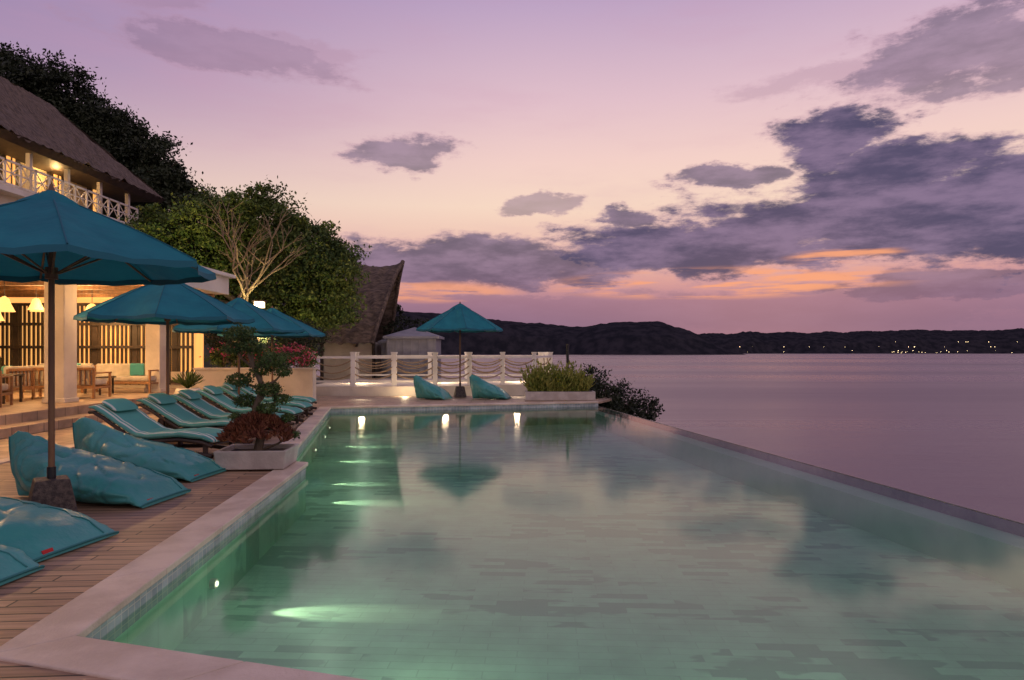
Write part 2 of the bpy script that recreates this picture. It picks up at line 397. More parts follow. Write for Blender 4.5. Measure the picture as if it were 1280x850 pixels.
mb.grid(lambda u,v:(-90+u*112,-14+v*100,H(-90+u*112,-14+v*100)),nx,ny,0,True)
mb.build('ground_terrain')
# ---------------------------------------------------------------- pool
A=(-2.24,3.44);B=(5.52,1.16);Cc=(2.5,19.8);D=(-4.75,17.8);E=(-3.5,11.45);F=(-3.02,9.0);G=(-2.69,8.9)
pool=[A,B,Cc,D,E,F,G]
WL=-.13;BT=-.62
pe=empty('swimming_pool')
sheet('pool_floor',pool,BT,'pooltile',parent=pe)
def wallseg(p,q,z0,z1,mt,name):
    L=math.dist(p,q);a=math.atan2(q[1]-p[1],q[0]-p[0])
    mb=MB([mt]);mb.add([(0,0,z0),(L,0,z0),(L,0,z1),(0,0,z1)],[(0,1,2,3)])
    return mb.build(name,(p[0],p[1],0),a,parent=pe)
for p,q in ((Cc,D),(D,E),(E,F),(F,G),(G,A),(A,B)):
    wallseg(q,p,-.20,-.02,'mosaic','mosaic_band')
    wallseg(q,p,BT,-.20,'pooltile','pool_wall')
ux,uy=(Cc[0]-B[0]),(Cc[1]-B[1]);L=math.hypot(ux,uy);ux/=L;uy/=L;nxx,nyy=uy,-ux
def off(p,d):return (p[0]+nxx*d,p[1]+nyy*d)
sheet('infinity_ledge',[off(B,-.34),off(B,.02),off(Cc,.02),off(Cc,-.34)],-.25,'ledge',thick=.5,parent=pe)
sheet('infinity_rim',[off(B,0.0),off(B,.03),off(Cc,.03),off(Cc,0.0)],WL+.004,'rim',thick=2.6,parent=pe)
m,t,b=newmat('pool_water');t.nt.nodes.remove(b)
g=t.n('ShaderNodeNewGeometry')
n=t.noise(t.mapv(g.outputs['Position'],(1,1,1)),1.1,2,.5)
bp=t.n('ShaderNodeBump');bp.inputs['Strength'].default_value=.045;bp.inputs['Distance'].default_value=.05;t.L.new(n.outputs[0],bp.inputs['Height'])
gl=t.n('ShaderNodeBsdfGlossy');gl.inputs['Roughness'].default_value=.08;t.L.new(bp.outputs[0],gl.inputs['Normal'])
tr=t.n('ShaderNodeBsdfTransparent');tr.inputs[0].default_value=(.84,.98,.90,1)
fr=t.n('ShaderNodeFresnel');fr.inputs[0].default_value=1.55
mx=t.n('ShaderNodeMixShader');t.L.new(fr.outputs[0],mx.inputs[0]);t.L.new(tr.outputs[0],mx.inputs[1]);t.L.new(gl.outputs[0],mx.inputs[2])
t.L.new(mx.outputs[0],t.nt.nodes['Material Output'].inputs[0])
M['water']=m
sheet('pool_water',[A,off(B,.0),off(Cc,.0),D,E,F,G],WL,'water',parent=pe)
def mitre(path,w):
    pts=[Vector(p) for p in path];out=[]
    for i,p in enumerate(pts):
        ds=[]
        if i>0: ds.append((pts[i]-pts[i-1]).normalized())
        if i<len(pts)-1: ds.append((pts[i+1]-pts[i]).normalized())
        ns=[Vector((-d.y,d.x)) for d in ds];nm=sum(ns,Vector((0,0))).normalized();k=1/max(.5,nm.dot(ns[0]))
        out.append(p+nm*w*k)
    return out
def strip(path,w,z,mt,name,th=.05,over=.03):
    out=mitre(path,w);inn=mitre(path,-over)
    mb=MB([mt])
    for i in range(len(path)-1):
        a,b_,c,d=inn[i],inn[i+1],out[i+1],out[i]
        n=max(1,int((b_-a).length/1.0));gg=.006/(b_-a).length
        for k in range(n):
            s0_=k/n+(gg if k else 0);s1_=(k+1)/n
            p0=a.lerp(b_,s0_);p1=a.lerp(b_,s1_);q0=d.lerp(c,s0_);q1=d.lerp(c,s1_)
            vs=[(*p0,z-th),(*p1,z-th),(*q1,z-th),(*q0,z-th),(*p0,z),(*p1,z),(*q1,z),(*q0,z)]
            mb.add(vs,[(3,2,1,0),(4,5,6,7),(0,1,5,4),(1,2,6,5),(2,3,7,6),(3,0,4,7)])
    mb.build(name,parent=pe,bevel=.008)
path=[Cc,D,E,F,G,A,B]
strip(path,-.27,.014,'coping','coping',over=-.03)
outer=[tuple(p) for p in mitre(path,-.26)]
oC,oD,oE,oF,oG,oA,oB=outer
sheet('wooden_deck',[(-6.7,-4),(8,-4),(oB[0]+.4,oB[1]),oB,oA,oG,oF,oE,(oE[0]-.2,oE[1]+.4),(-6.7,12.2)],0,'deck',thick=.06)
sheet('stone_terrace',[(-9.3,-4),(-6.704,-4),(-6.704,12.204),(oE[0]-.2,oE[1]+.404),oD,oC,(2.6,20.1),(3.1,21.2),(2.9,22.6),(-9.3,22.6)],-.004,'stone',thick=.06)
mb=MB(['coping']);mb.box((-6.72,4.1,.004),(.22,16.2,.03));mb.build('deck_border',bevel=.005)
for (x,y) in ((-2.40,5.45),(-2.98,9.4),(-3.30,10.7),(-3.75,12.9),(-4.12,14.9),(-4.5,16.7)):
    e=empty('added_pool_light',(0,0,0));e.parent=pe
    z=-.40
    mb=MB(['poolglow','white']);mb.cyl((x+.03,y,z),(x+.05,y,z),.022,n=14,mi=0);mb.cyl((x-.02,y,z),(x+.04,y,z),.04,n=14,mi=1);mb.build('fixture',parent=e)
    lamp('pool_lamp',(x+.08,y,z),75,(1,.93,.66),.02,spot=24,to=(x+.85,y-.03,BT),parent=e)
    lamp('pool_fill',(x+.9,y,-.22),2.4,(.85,1,.78),.1,parent=e)  # extra point lamp without a fixture, added to spread glow through the water
for (x,y,dx,dy,en) in ((-.6,3.15,.2,2,4),(1.6,2.5,.2,2,6),(3.8,1.9,0,2,6)):  # unseen near-wall lights, added to brighten the pool floor
    e=empty('added_pool_light',(0,0,0));e.parent=pe
    mb=MB(['poolglow','white']);s=.02
    mb.cyl((x,y+s*.5,-.42),(x,y+s*2,-.42),.035,n=14,mi=0);mb.cyl((x,y-s,-.42),(x,y+s,-.42),.06,n=14,mi=1);mb.build('fixture',parent=e)
    lamp('pool_fill',(x,y+.9,-.2),en,(.9,1,.75),.12,parent=e)
# ---------------------------------------------------------------- umbrellas
def umbrella(loc,r=1.4,zr=2.12,za=2.82,rz=0,lean=0):
    e=empty('patio_umbrella',loc,rz)
    mb=MB(['teal','tealdark']);n=8
    def P(k,t,rr=r,a0=za,dr=za-zr):
        i=math.floor(k);f=k-i
        a=2*math.pi*i/n;b=2*math.pi*(i+1)/n
        x=(1-f)*math.cos(a)+f*math.cos(b);y=(1-f)*math.sin(a)+f*math.sin(b)
        s=math.sin(math.pi*f)
        x*=(1-.05*s*t);y*=(1-.05*s*t)
        return (x*rr*t,y*rr*t,a0-dr*(t**1.12)-.05*s*t*(1.0-.3*t)+.008*math.sin(k*23+t*6)*t)
    for i in range(n):
        mb.grid(lambda u,v,i=i:P(i+min(v,.9999),.03+u*.97),8,6,0,True)
        def hem(u,v,i=i):
            p=P(i+min(v,.9999),1.0);k=1+.01*u;return (p[0]*k,p[1]*k,p[2]-.05*u-.01*u*math.sin(v*math.pi*3))
        mb.grid(hem,1,6,1,True)
        mb.grid(lambda u,v,i=i:(lambda p:(p[0],p[1],p[2]))(P(i+min(v,.9999),.02+u*.98,.34,za+.06,.20)),3,4,0,True)
        mb.tube([(lambda p:(p[0],p[1],p[2]+.004))(P(i+.0001,tt)) for tt in np.linspace(.05,1,7)],.007,4,1)
    mb.build('canopy',parent=e)
    mb=MB(['wood','black'])
    mb.cyl((0,0,.3),(0,0,za+.02),.026,.024,12,0)
    mb.cyl((0,0,za+.04),(0,0,za+.10),.03,.012,10,0)
    mb.cyl((0,0,za-.14),(0,0,za-.04),.05,.05,12,0)
    mb.cyl((0,0,za-.72),(0,0,za-.62),.05,.05,12,0)
    for i in range(n):
        a=2*math.pi*i/n;c,s=math.cos(a),math.sin(a)
        mb.cyl((.04*c,.04*s,za-.09),(r*.985*c,r*.985*s,zr-.02),.011,n=6,mi=0)
        mb.cyl((.05*c,.05*s,za-.67),(r*.52*c,r*.52*s,za-(za-zr)*.50-.06),.009,n=6,mi=0)
    mb.build('pole_and_ribs',parent=e)
    mb=MB(['base','black'])
    def fr(z0,z1,a,b_):
        vs=[(x*a,y*a,z0) for x,y in((-1,-1),(1,-1),(1,1),(-1,1))]+[(x*b_,y*b_,z1) for x,y in((-1,-1),(1,-1),(1,1),(-1,1))]
        mb.add(vs,[(3,2,1,0),(4,5,6,7),(0,1,5,4),(1,2,6,5),(2,3,7,6),(3,0,4,7)],0)
    fr(0.02,.36,.19,.125);mb.cyl((0,0,.36),(0,0,.46),.035,n=12,mi=1)
    mb.build('weighted_base',parent=e,bevel=.012)
umbrella((-3.98,5.9,0),1.34,2.22,2.80,R(38))
umbrella((-5.7,11.3,0),1.34,2.02,2.68,R(20))
umbrella((-6.0,15.0,0),1.4,1.95,2.60,R(5))
umbrella((-6.6,18.8,0),1.4,1.95,2.62,R(15))
umbrella((-1.65,21.7,0),1.38,2.18,2.95,R(12))
# ---------------------------------------------------------------- bean bags
def beanbag(loc,rz,L=1.5,W_=.80,Hh=.72,seed=0,flipx=1):
    mb=MB(['bag','seam','red']);nu,nv=60,72
    hu=[0,.05,.14,.28,.45,.62,.78,.9,.97,1];hh=[.90,1,.95,.80,.65,.54,.42,.27,.12,.05]
    wu=[0,.06,.2,.38,.6,.8,.93,1];wv=[.10,.34,.66,.92,1.0,.98,.93,.90]
    def P(u,v):
        h=float(np.interp(u,hu,hh))*Hh;w=float(np.interp(u,wu,wv))*W_*.5
        a=2*math.pi*v;cx,cz=math.cos(a),math.sin(a)
        tri=max(0,1-u*2.2)
        zf=.5*(1+math.copysign(abs(cz)**(.8+.3*tri),cz))
        x=w*math.copysign(abs(cx)**(.75+.6*(1-u)),cx)*(1-.45*tri*zf)
        yy=(u-.5)*L-.10*(1-u)**2*zf
        z=h*zf
        q=Vector((x*3.2+seed*7,yy*2.2,z*3))
        d=mnoise.fractal(q,1,2.1,3)
        cr=abs(mnoise.noise(Vector((x*3+yy*4+seed,yy*2-x*3,z*4+seed))))
        fan=math.sin(math.atan2(z-.1,1.05-u)*16+x*6+seed)*.012*sst(.35,.9,u)+math.sin(math.atan2(x,u+.12)*9+seed)*.016*(1-sst(.1,.6,u))
        nrm=Vector((x*1.2,0,z-h*.45));nl=nrm.length or 1;nrm/=nl
        amt=(.03*d-.028*sst(.12,0,cr)+fan)*min(1,h/.2)
        return (yy,x+nrm.x*amt,max(.01,z+nrm.z*amt))
    mb.grid(P,nu,nv,0,True)
    for u in (0,1):
        ring=[P(u,j/nv) for j in range(nv)];mb.add(ring,[tuple(range(nv)) if u==0 else tuple(range(nv))[::-1]],0,True)
    fr=[P(.995,v) for v in np.linspace(.5,0,14)];mb.tube([(p[0]+.006,p[1],p[2]+.006) for p in fr],.009,6,1)
    bk=[P(.0,v) for v in list(np.linspace(.25,.5,6))];mb.tube([(p[0]-.004,p[1],p[2]) for p in bk],.009,6,1)
    for v in(.14,):
        pts=[P(u,v) for u in np.linspace(.04,.98,24)];mb.tube([(p[0],p[1]*1.003,p[2]+.003) for p in pts],.006,6,1)
    p=P(.97,.62);mb.box((p[0]+.02,-W_*.25,.045),(.006,.09,.045),2,0,R(-25))
    mb.build('beanbag_chair',loc,rz)
def sst(a,b,x):
    u=min(1,max(0,(x-a)/(b-a)));return u*u*(3-2*u)
beanbag((-4.15,6.75,0),R(-7),1.6,.85,.66,1)
beanbag((-4.3,8.0,0),R(-6),1.6,.85,.66,2)
beanbag((-4.0,5.15,0),R(-10),1.65,.9,.52,3)
beanbag((-3.95,4.25,0),R(-6),1.6,.85,.55,4)
beanbag((-2.45,21.0,0),R(-16),1.05,.8,.76,5)
beanbag((-.65,21.1,0),R(-10),1.15,.8,.76,6)
# ---------------------------------------------------------------- loungers
def lounger(foot,head):
    dx,dy=head[0]-foot[0],head[1]-foot[1];rz=math.atan2(dy,dx);L=1.95
    e=empty('sun_lounger',(foot[0],foot[1],0),rz)
    prof=[(0,.20),(.15,.25),(.5,.28),(1.0,.24),(1.2,.26),(1.45,.40),(1.7,.55),(1.86,.63),(1.93,.63)]
    def z(x):return float(np.interp(x,[p[0] for p in prof],[p[1] for p in prof]))
    mb=MB(['cush','cush'])
    def C(u,v):
        x=u*1.93;a=2*math.pi*v;cy,cz=math.cos(a),math.sin(a)
        e_=max(0,1-abs(2*u-1)**14)**.5
        t_=.045*(.3+.7*e_)*(1-.22*abs(math.sin(x*math.pi/.42))**14)
        return (x,.33*math.copysign(abs(cy)**.35,cy),z(x)+.05+t_*math.copysign(abs(cz)**.6,cz))
    mb.grid(C,60,20,0,True)
    for u in(0,1):
        ring=[C(u,j/20) for j in range(20)];mb.add(ring,[tuple(range(20)) if u==0 else tuple(range(20))[::-1]],0)
    def Pl(u,v):
        a=2*math.pi*v;cy,cz=math.cos(a),math.sin(a);x=1.62+u*.26;e_=max(0,1-abs(2*u-1)**3)**.5
        return (x-.05,.24*math.copysign(abs(cy)**.5,cy)*(.8+.2*e_),z(x)+.12+.05*e_*cz)
    mb.grid(Pl,10,16,1,True)
    mb.build('cushion',parent=e)
    mb=MB(['dark','teak'])
    for s in(-.31,.31):
        mb.tube([(p[0]*1.0,s,p[1]-.02) for p in prof],.026,6,0)
        mb.tube([(0,s,.05),(.5,s,.10),(1.0,s,.08),(1.45,s,.05),(1.8,s,.05)],.03,6,0)
    for i in range(24):
        x=.05+i*.08;mb.box((x,0,z(x)-.015),(.055,.62,.018),0)
    for x in(.12,.95,1.5):
        for s in(-.29,.29): mb.box((x,s,z(x)/2-.01),(.05,.05,z(x)-.02),0)
    mb.build('frame',parent=e)
for f,h in (((-3.95,9.45),(-5.9,9.85)),((-4.0,10.9),(-6.0,11.15)),((-4.05,12.2),(-5.9,12.2)),((-4.25,13.6),(-6.1,13.6)),((-4.5,15.1),(-6.3,15.1)),((-4.85,16.7),(-6.6,16.6))):
    lounger(f,h)
# ---------------------------------------------------------------- bonsai planter
e=empty('bonsai_planter',(-3.2,8.6,0),R(4))
mb=MB(['pot','soil'])
w=.43
vs=[];
for (a,z) in((w*.93,0.02),(w,.25),(w*.9,.25),(w*.88,.19)):
    vs+=[(-a,-a*.8,z),(a,-a*.8,z),(a,a*.8,z),(-a,a*.8,z)]
fs=[(3,2,1,0)]+[(4*i+k,4*i+(k+1)%4,4*i+4+(k+1)%4,4*i+4+k) for i in range(3) for k in range(4)]
mb.add(vs,fs,0);mb.add(vs[12:16],[(0,1,2,3)],1);mb.build('planter_box',parent=e,bevel=.012)
c=[];d=[]
for i in range(300):
    a=random.uniform(0,6.28);r=random.uniform(0,.42);bx,by=r*math.cos(a),r*math.sin(a)*.8
    for k in range(18):
        th=random.uniform(0,6.28);el_=random.uniform(.25,1.3);dv=Vector((math.cos(th)*math.cos(el_),math.sin(th)*math.cos(el_),math.sin(el_)))
        h0=.28+.32*(1-(r/.46)**2)
        p=Vector((bx,by,h0))+dv*.07;c.append(p);d.append(dv)
leafmesh('red_groundcover',c,.11,'leafred',aspect=.22,parent=e,dirs=d)
mb=MB(['bark'])
tr_=[(0,0,.2),(.05,.02,.5),(-.04,0,.75),(.06,.02,1.0),(-.05,0,1.25),(-.14,0,1.5)]
mb.tube(tr_,[.06,.05,.042,.036,.028,.018],8)
pads=[(-.22,0,1.68,.17),(-.32,.05,1.50,.12),(-.06,-.03,1.52,.13),(.18,0,1.35,.18),(.02,.05,1.22,.12),(.32,-.02,1.20,.10),(-.22,0,1.10,.14),(.12,0,.98,.15),(.28,.05,.86,.10),(-.16,0,.84,.13),(.12,-.02,.74,.12),(.36,0,.62,.08),(-.26,0,.64,.08),(.4,.02,.40,.09)]
for p in pads:
    zz=max(.35,p[2]-.18);q=Vector(min(tr_,key=lambda a:abs(a[2]-zz)))
    mb.tube([q,q.lerp(Vector(p[:3]),.6)+Vector((0,0,-.03)),p[:3]],[.02,.014,.008],6)
mb.build('trunk',parent=e)
c=[]
for (x,y,z,r) in pads:
    n=int(1500*(r/.18)**2)
    q=rng.normal(size=(n,3));q/=np.linalg.norm(q,axis=1)[:,None]
    bump=1+.25*np.sin(q[:,:1]*7+x*30)*np.cos(q[:,1:2]*6+z*20)
    c.append(np.array([x,y,z])+q*rng.uniform(.6,1.12,(n,1))*bump*r*np.array([1.1,1,.6]))
leafmesh('foliage',np.concatenate(c),.036,'leafbon',parent=e)
# ---------------------------------------------------------------- restaurant pavilion
rb=empty('restaurant_pavilion')
mb=MB(['stone','coping']);
mb.box((-14.4,11,.17),(11,24,.36),0);mb.box((-8.7,11,.085),(.40,24,.17),0);mb.build('raised_floor',parent=rb,bevel=.01)
mb=MB(['plaster','white'])
for x,y,w in((-9.85,14.9,.44),(-9.85,18.9,.40),(-9.85,10.6,.44),(-13.1,16.6,.42),(-13.2,12.5,.42)):
    mb.box((x,y,1.75),(w,w,2.8),0);mb.box((x,y,.40),(w+.06,w+.06,.1),0)
mb.build('columns',parent=rb,bevel=.015)
mb=MB(['white','cream','wood'])
mb.box((-13.6,12.2,3.42),(10.2,16.6,.5),0);mb.box((-13.6,12.2,3.72),(10.5,16.9,.1),0)
for i in range(14): mb.box((-13.6,4.6+i*1.2,3.12),(9.6,.09,.10),2)
mb.build('flat_roof',parent=rb,bevel=.01)
mb=MB(['cream','warmwin','dark','plaster'])
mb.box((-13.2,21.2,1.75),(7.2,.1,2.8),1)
mb.box((-16.9,12,1.75),(.3,18,2.8),0)
for i in range(50):
    x=-16.4+i*.135;mb.box((x,20.9+random.uniform(-.01,.01),1.7),(.055 if i%9 else .16,.06,2.5),2)
for z in(.55,1.6,2.3,2.9): mb.box((-13.2,20.8,z),(6.9,.07,.09),2)
mb.box((-13.2,20.95,.6),(7.0,.16,.5),3)
mb.build('back_walls',parent=rb)
def pendant(x,y,z,k=1):
    mb=MB(['wicker','black','bulb'])
    mb.lathe((x,y,z),[(.03*k,.36*k),(.10*k,.30*k),(.15*k,.15*k),(.22*k,0),(.24*k,-.03*k)],16,0)
    mb.lathe((x,y,z),[(.235*k,-.03*k),(.2*k,-.01*k),(.14*k,.14*k),(.09*k,.29*k)],16,0)
    mb.cyl((x,y,z+.3),(x,y,3.1),.008,n=5,mi=1);mb.lathe((x,y,z+.08),[(.01,-.05),(.05,0),(.01,.05)],8,2)
    mb.build('pendant_lamp',parent=rb)
pendant(-10.95,17.8,2.3,1.15);pendant(-12.2,17.5,2.55,.8);pendant(-13.2,19,2.6,.8);pendant(-12.6,14.6,2.5,.9);pendant(-13.6,18,2.3,.8);pendant(-10.9,12.9,2.6,.8);pendant(-11.6,15.6,2.4,.9)
for p,en in (((-11.6,17.3,2.6),190),((-12.5,13.5,2.6),190),((-12.3,19.8,2.5),100),((-8.9,16.2,2.85),130),((-8.9,10.4,2.85),210)): lamp('pavilion_lamp',p,en,(1,.56,.22),r=.12,parent=rb)
def armchair(x,y,rz,w=.75,z0=.352):
    e=empty('armchair' if w<1 else 'sofa',(x,y,z0),rz)
    mb=MB(['teak','cushw','bag'])
    for sx in(-1,1):
        mb.box((sx*w/2,-.32,.30),(.05,.05,.60));mb.box((sx*w/2,.32,.36),(.05,.05,.72));mb.box((sx*w/2,0,.60),(.06,.72,.035));mb.box((sx*w/2,0,.25),(.04,.62,.05))
    mb.box((0,-.32,.27),(w,.045,.07));mb.box((0,.32,.27),(w,.045,.07));mb.box((0,.34,.70),(w,.045,.07))
    for i in range(int(w/.12)): mb.box((-w/2+.08+i*.12,.335,.5),(.03,.025,.34))
    mb.build('frame',parent=e,bevel=.006)
    mb=MB(['cushw','bag']);mb.box((0,0,.38),(w-.08,.62,.14));mb.box((0,.24,.6),(w-.1,.14,.36))
    mb.box((w*.18,.12,.62),(.36,.12,.34),1,.3);mb.build('cushions',parent=e,bevel=.04)
for a in((-10.2,12.8,R(-60),.75),(-10.6,13.7,R(200),.75),(-9.6,11.9,R(90),.75),(-11.4,15.4,R(-90),.8),(-10.7,16.4,R(180),1.7),(-10.6,18.6,R(0),1.8),(-12.5,18.9,R(0),1.6),(-12.2,13.9,R(-80),1.6),(-11.6,12.2,R(20),.8)):
    armchair(*a)
def table(x,y,w=.8,h=.45):
    mb=MB(['dark','teak']);mb.box((0,0,h),(w,w,.04),0)
    for a in(-1,1):
        for b_ in(-1,1):mb.box((a*w*.42,b_*w*.42,h/2),(.045,.045,h-.02),0)
    mb.build('coffee_table',(x,y,.352),.1,bevel=.006)
table(-10.75,17.5);table(-11,14.6,.7,.6);table(-10.4,12.2,.6)
# ---------------------------------------------------------------- upper thatched villa
vb=empty('thatched_villa')
mb=MB(['cream','white','warmwin','dark'])
y0,y1=14,32.6
mb.box((-21.5,(y0+y1)/2,5.0),(6.6,y1-y0,4.2),1)
mb.box((-21.2,(y0+y1)/2,7.2),(7.0,y1-y0+.4,.22),1)
mb.box((-21.8,(y0+y1)/2-.2,8.7),(4.8,y1-y0-1,2.8),0)
for i in range(7):
    y=15.5+i*2.7
    mb.box((-19.37,y,8.45),(.08,1.1,1.9),3);mb.box((-19.32,y,8.5),(.06,.42,1.7),2);mb.box((-19.29,y,8.5),(.05,.06,1.8),3)
for i in range(9): mb.box((-18.25,14.8+i*2.2,8.3),(.16,.16,2.1),1)
mb.build('walls',parent=vb)
mb=MB(['white'])
for z in(7.42,8.25): mb.box((-17.9,(y0+y1)/2,z),(.07,y1-y0,.07))
mb.box((-17.9,(y0+y1)/2,7.85),(.04,y1-y0,.04))
n=24;st_=(y1-y0)/n
for i in range(n+1):mb.box((-17.9,y0+i*st_,7.85),(.07,.07,.86))
for i in range(n):
    ya,yb=y0+i*st_,y0+(i+1)*st_
    mb.cyl((-17.92,ya,7.45),(-17.92,yb,8.22),.022,n=4);mb.cyl((-17.88,ya,8.22),(-17.88,yb,7.45),.022,n=4)
mb.build('balcony_railing',parent=vb)
mb=MB(['thatch','dark'])
def slope(u,v):
    ya=12.0-u*3;yb=31.0+u*3.3
    y=ya+(yb-ya)*v
    x=-21+3.6*u
    nn=mnoise.noise(Vector((x*2,y*2,0)))*.10+mnoise.noise(Vector((x*3,y*9,0)))*.07
    return (x,y,12.75-3.65*u-.12*math.sin(u*math.pi)+nn-(.25*mnoise.noise(Vector((y*2.3,0,1))) if u>.99 else 0))
mb.grid(slope,20,220,0,False)
mb.grid(lambda u,v:(-21-3.6*u,(12-3*u)+(31+3.3*u-12+3*u)*v,12.75-3.65*u),6,20,0,False,True)
def hipf(u,v):
    y=31+3.3*u;x=-21+3.6*u*(2*v-1)
    return (x,y,12.75-3.65*u+mnoise.noise(Vector((x*3,y*3,0)))*.1)
mb.grid(hipf,16,30,0,False)
def eave(u,v):
    y=9+25.3*v;return (-17.4-.35*u,y,9.1-.22*u+(1-u)*mnoise.noise(Vector((y*2.3,0,1)))*.1)
mb.grid(eave,2,80,1,False)
mb.add([(-17.7,9,8.95),(-17.7,34.2,8.95),(-24.6,34.2,8.95),(-24.6,9,8.95)],[(0,1,2,3)],1)
mb.build('thatched_roof',parent=vb)
for y in(18.4,23.5,28): lamp('balcony_lamp',(-18.7,y,8.7),60,(1,.60,.22),r=.1,parent=vb)
# ---------------------------------------------------------------- trees
tree('hillside_tree',(-30,45,8),(-30,45,12),[(-33.5,45,19.3,2.4),(-30,44.5,18.0,2.5),(-31.1,45,15.7,3),(-34.5,45,15.5,3),(-33,43,13,3)],.5,.26,560,150,.85,'leafdk')
tree('hillside_tree',(-25.5,45,7),(-25.8,45,10.5),[(-27.2,45,16.0,2.4),(-24.8,45,14.4,2.2),(-22.7,45,12.8,1.6),(-28,44,13.3,2.8),(-24.3,44,11.5,2.2),(-21.3,45.5,11.5,1.1),(-26,46,9.5,3)],.42,.26,560,150,.85,'leafdk')
tree('garden_tree',(-10.8,28.5,0),(-11.0,28.4,3.2),[(-14.3,28.6,6.2,1.6),(-12.3,28,6.9,1.4),(-10.3,28.3,6.9,1.5),(-11.4,29.4,5.6,1.7),(-8.6,28,5.7,1.7),(-7.5,27.8,4.7,1.4),(-13.6,28.2,4.7,1.4),(-9.3,27.5,3.9,1.35),(-12.0,29,4.0,1.3),(-15.6,29,5.2,1.2),(-7.5,27.9,3.5,1.25)],.3,.16,1000,120,.48,'leaf')
e=empty('bare_tree');mb=MB(['barkpale'])
def br(p,d,L,r,k):
    q=p+d*L;md=p.lerp(q,.5)+Vector((random.uniform(-.1,.1),random.uniform(-.1,.1),0))*L
    mb.tube([p,md,q],[r,r*.85,r*.65],6)
    if k==0:return
    for i in range(random.choice((2,3))):
        nd=(d+Vector((random.gauss(0,.5),random.gauss(0,.35),random.gauss(.12,.25)))).normalized();br(q,nd,L*random.uniform(.62,.85),r*.62,k-1)
br(Vector((-9.9,24.2,.2)),Vector((.0,.1,1)),1.9,.12,5);br(Vector((-10.1,24.3,.2)),Vector((-.25,.1,1)).normalized(),1.5,.09,5)
mb.build('branches',parent=e)
lamp('tree_uplight',(-8.7,23.6,1.8),650,(1,.80,.36),.1,spot=100,to=(-10.6,28,5.4))
lamp('tree_uplight',(-12.8,25.0,3.9),300,(1,.80,.36),.1,spot=110,to=(-13.0,28.2,6.5))
def shrub(name,lobes,size,nc,nl,cr,leaf):
    e=empty(name);mb=MB(['bark'])
    for (x,y,z,r) in lobes:
        for k in range(4):
            mb.tube([(x+random.uniform(-.1,.1),y,z-r*1.1),(x+random.uniform(-.5,.5)*r,y+random.uniform(-.3,.3)*r,z+r*.3)],[.02,.008],5)
    mb.build('stems',parent=e);leafmesh('leaves',clumps(lobes,nc,nl,cr),size,leaf,parent=e);return e
shrub('cliff_shrub',[(3.0,21.8,.1,.7),(3.7,21.8,-.1,.6),(4.3,21.6,-.3,.42),(3.3,21.2,-.7,.7),(2.7,22.6,.5,.5),(4.0,21.3,-.8,.5)],.11,190,36,.26,'leafdk')
shrub('hedge_bush',[(-9.0,21.3,1.25,.45),(-8.2,21.2,1.3,.5),(-7.3,21.3,1.25,.45),(-6.5,21.4,1.3,.4)],.09,160,40,.22,'leaf')
shrub('bougainvillea',[(-8.0,20.9,1.4,.4),(-7.0,20.9,1.45,.38),(-6.4,20.9,1.3,.3),(-8.8,21,1.5,.35)],.08,50,26,.18,'petal')
shrub('hedge_bush',[(-10.5,24.4,2.0,.8),(-9.0,24.8,2.2,.9),(-7.6,25.2,1.8,.8)],.12,150,40,.3,'leafdk')
shrub('hut_bush',[(-6.3,36,3,1.2),(-4.8,36,2.6,.9),(-9.6,31,2.2,1)],.16,120,40,.3,'leafdk')
mb=MB(['plaster']);mb.box((-7.65,20.4,.46),(3.5,.35,.92));mb.box((-7.65,20.4,.95),(3.58,.43,.06));mb.build('garden_wall',bevel=.01)
e=empty('planter_box');mb=MB(['pot','soil']);mb.box((1.45,20.75,.13),(2.1,.62,.26),0);mb.box((1.45,20.75,.262),(1.96,.5,.02),1);mb.build('box',parent=e,bevel=.01)
c=[];d=[]
for i in range(1100):
    bx=random.uniform(.5,2.3);by=20.75+random.uniform(-.25,.25);th=random.uniform(0,6.28);ev=random.uniform(.75,1.45)
    dv=Vector((math.cos(th)*math.cos(ev),math.sin(th)*math.cos(ev),math.sin(ev)));h=random.uniform(.2,.68)*(1.1 if bx<1.9 else .8)*(.85+.45*mnoise.noise(Vector((bx*3,0,0))))
    for k in range(5):
        c.append(Vector((bx,by,.28))+dv*h*(k/4*1.4)+Vector((0,0,-.05*k*k/16)));d.append((dv+Vector((random.uniform(-.5,.5),random.uniform(-.5,.5),0))).normalized())
leafmesh('leaves',c,.17,'leafyel',aspect=.28,parent=e,dirs=d)
mb=MB(['black']);mb.cyl((1.75,21.5,0),(1.75,21.5,1.62),.045,n=10);mb.cyl((1.75,21.5,1.62),(1.75,21.5,1.7),.055,n=10);mb.build('bollard_light')
e=empty('potted_plant');mb=MB(['white','soil']);mb.lathe((-8.35,17.6,.0),[(.18,.0),(.28,.15),(.33,.38),(.28,.52),(.25,.52),(.25,.46)],20,0);mb.lathe((-8.35,17.6,.46),[(.25,0),(.001,0)],20,1);mb.build('pot',parent=e)
c=[];d=[]
for i in range(60):
    th=random.uniform(0,6.28);ev=random.uniform(.6,1.5);dv=Vector((math.cos(th)*math.cos(ev),math.sin(th)*math.cos(ev),math.sin(ev)))
    for k in range(6):
        c.append(Vector((-8.35,17.6,.5))+dv*.1*k+Vector((0,0,-.004*k*k)));d.append(dv)
leafmesh('fronds',c,.18,'leaf',aspect=.2,parent=e,dirs=d)
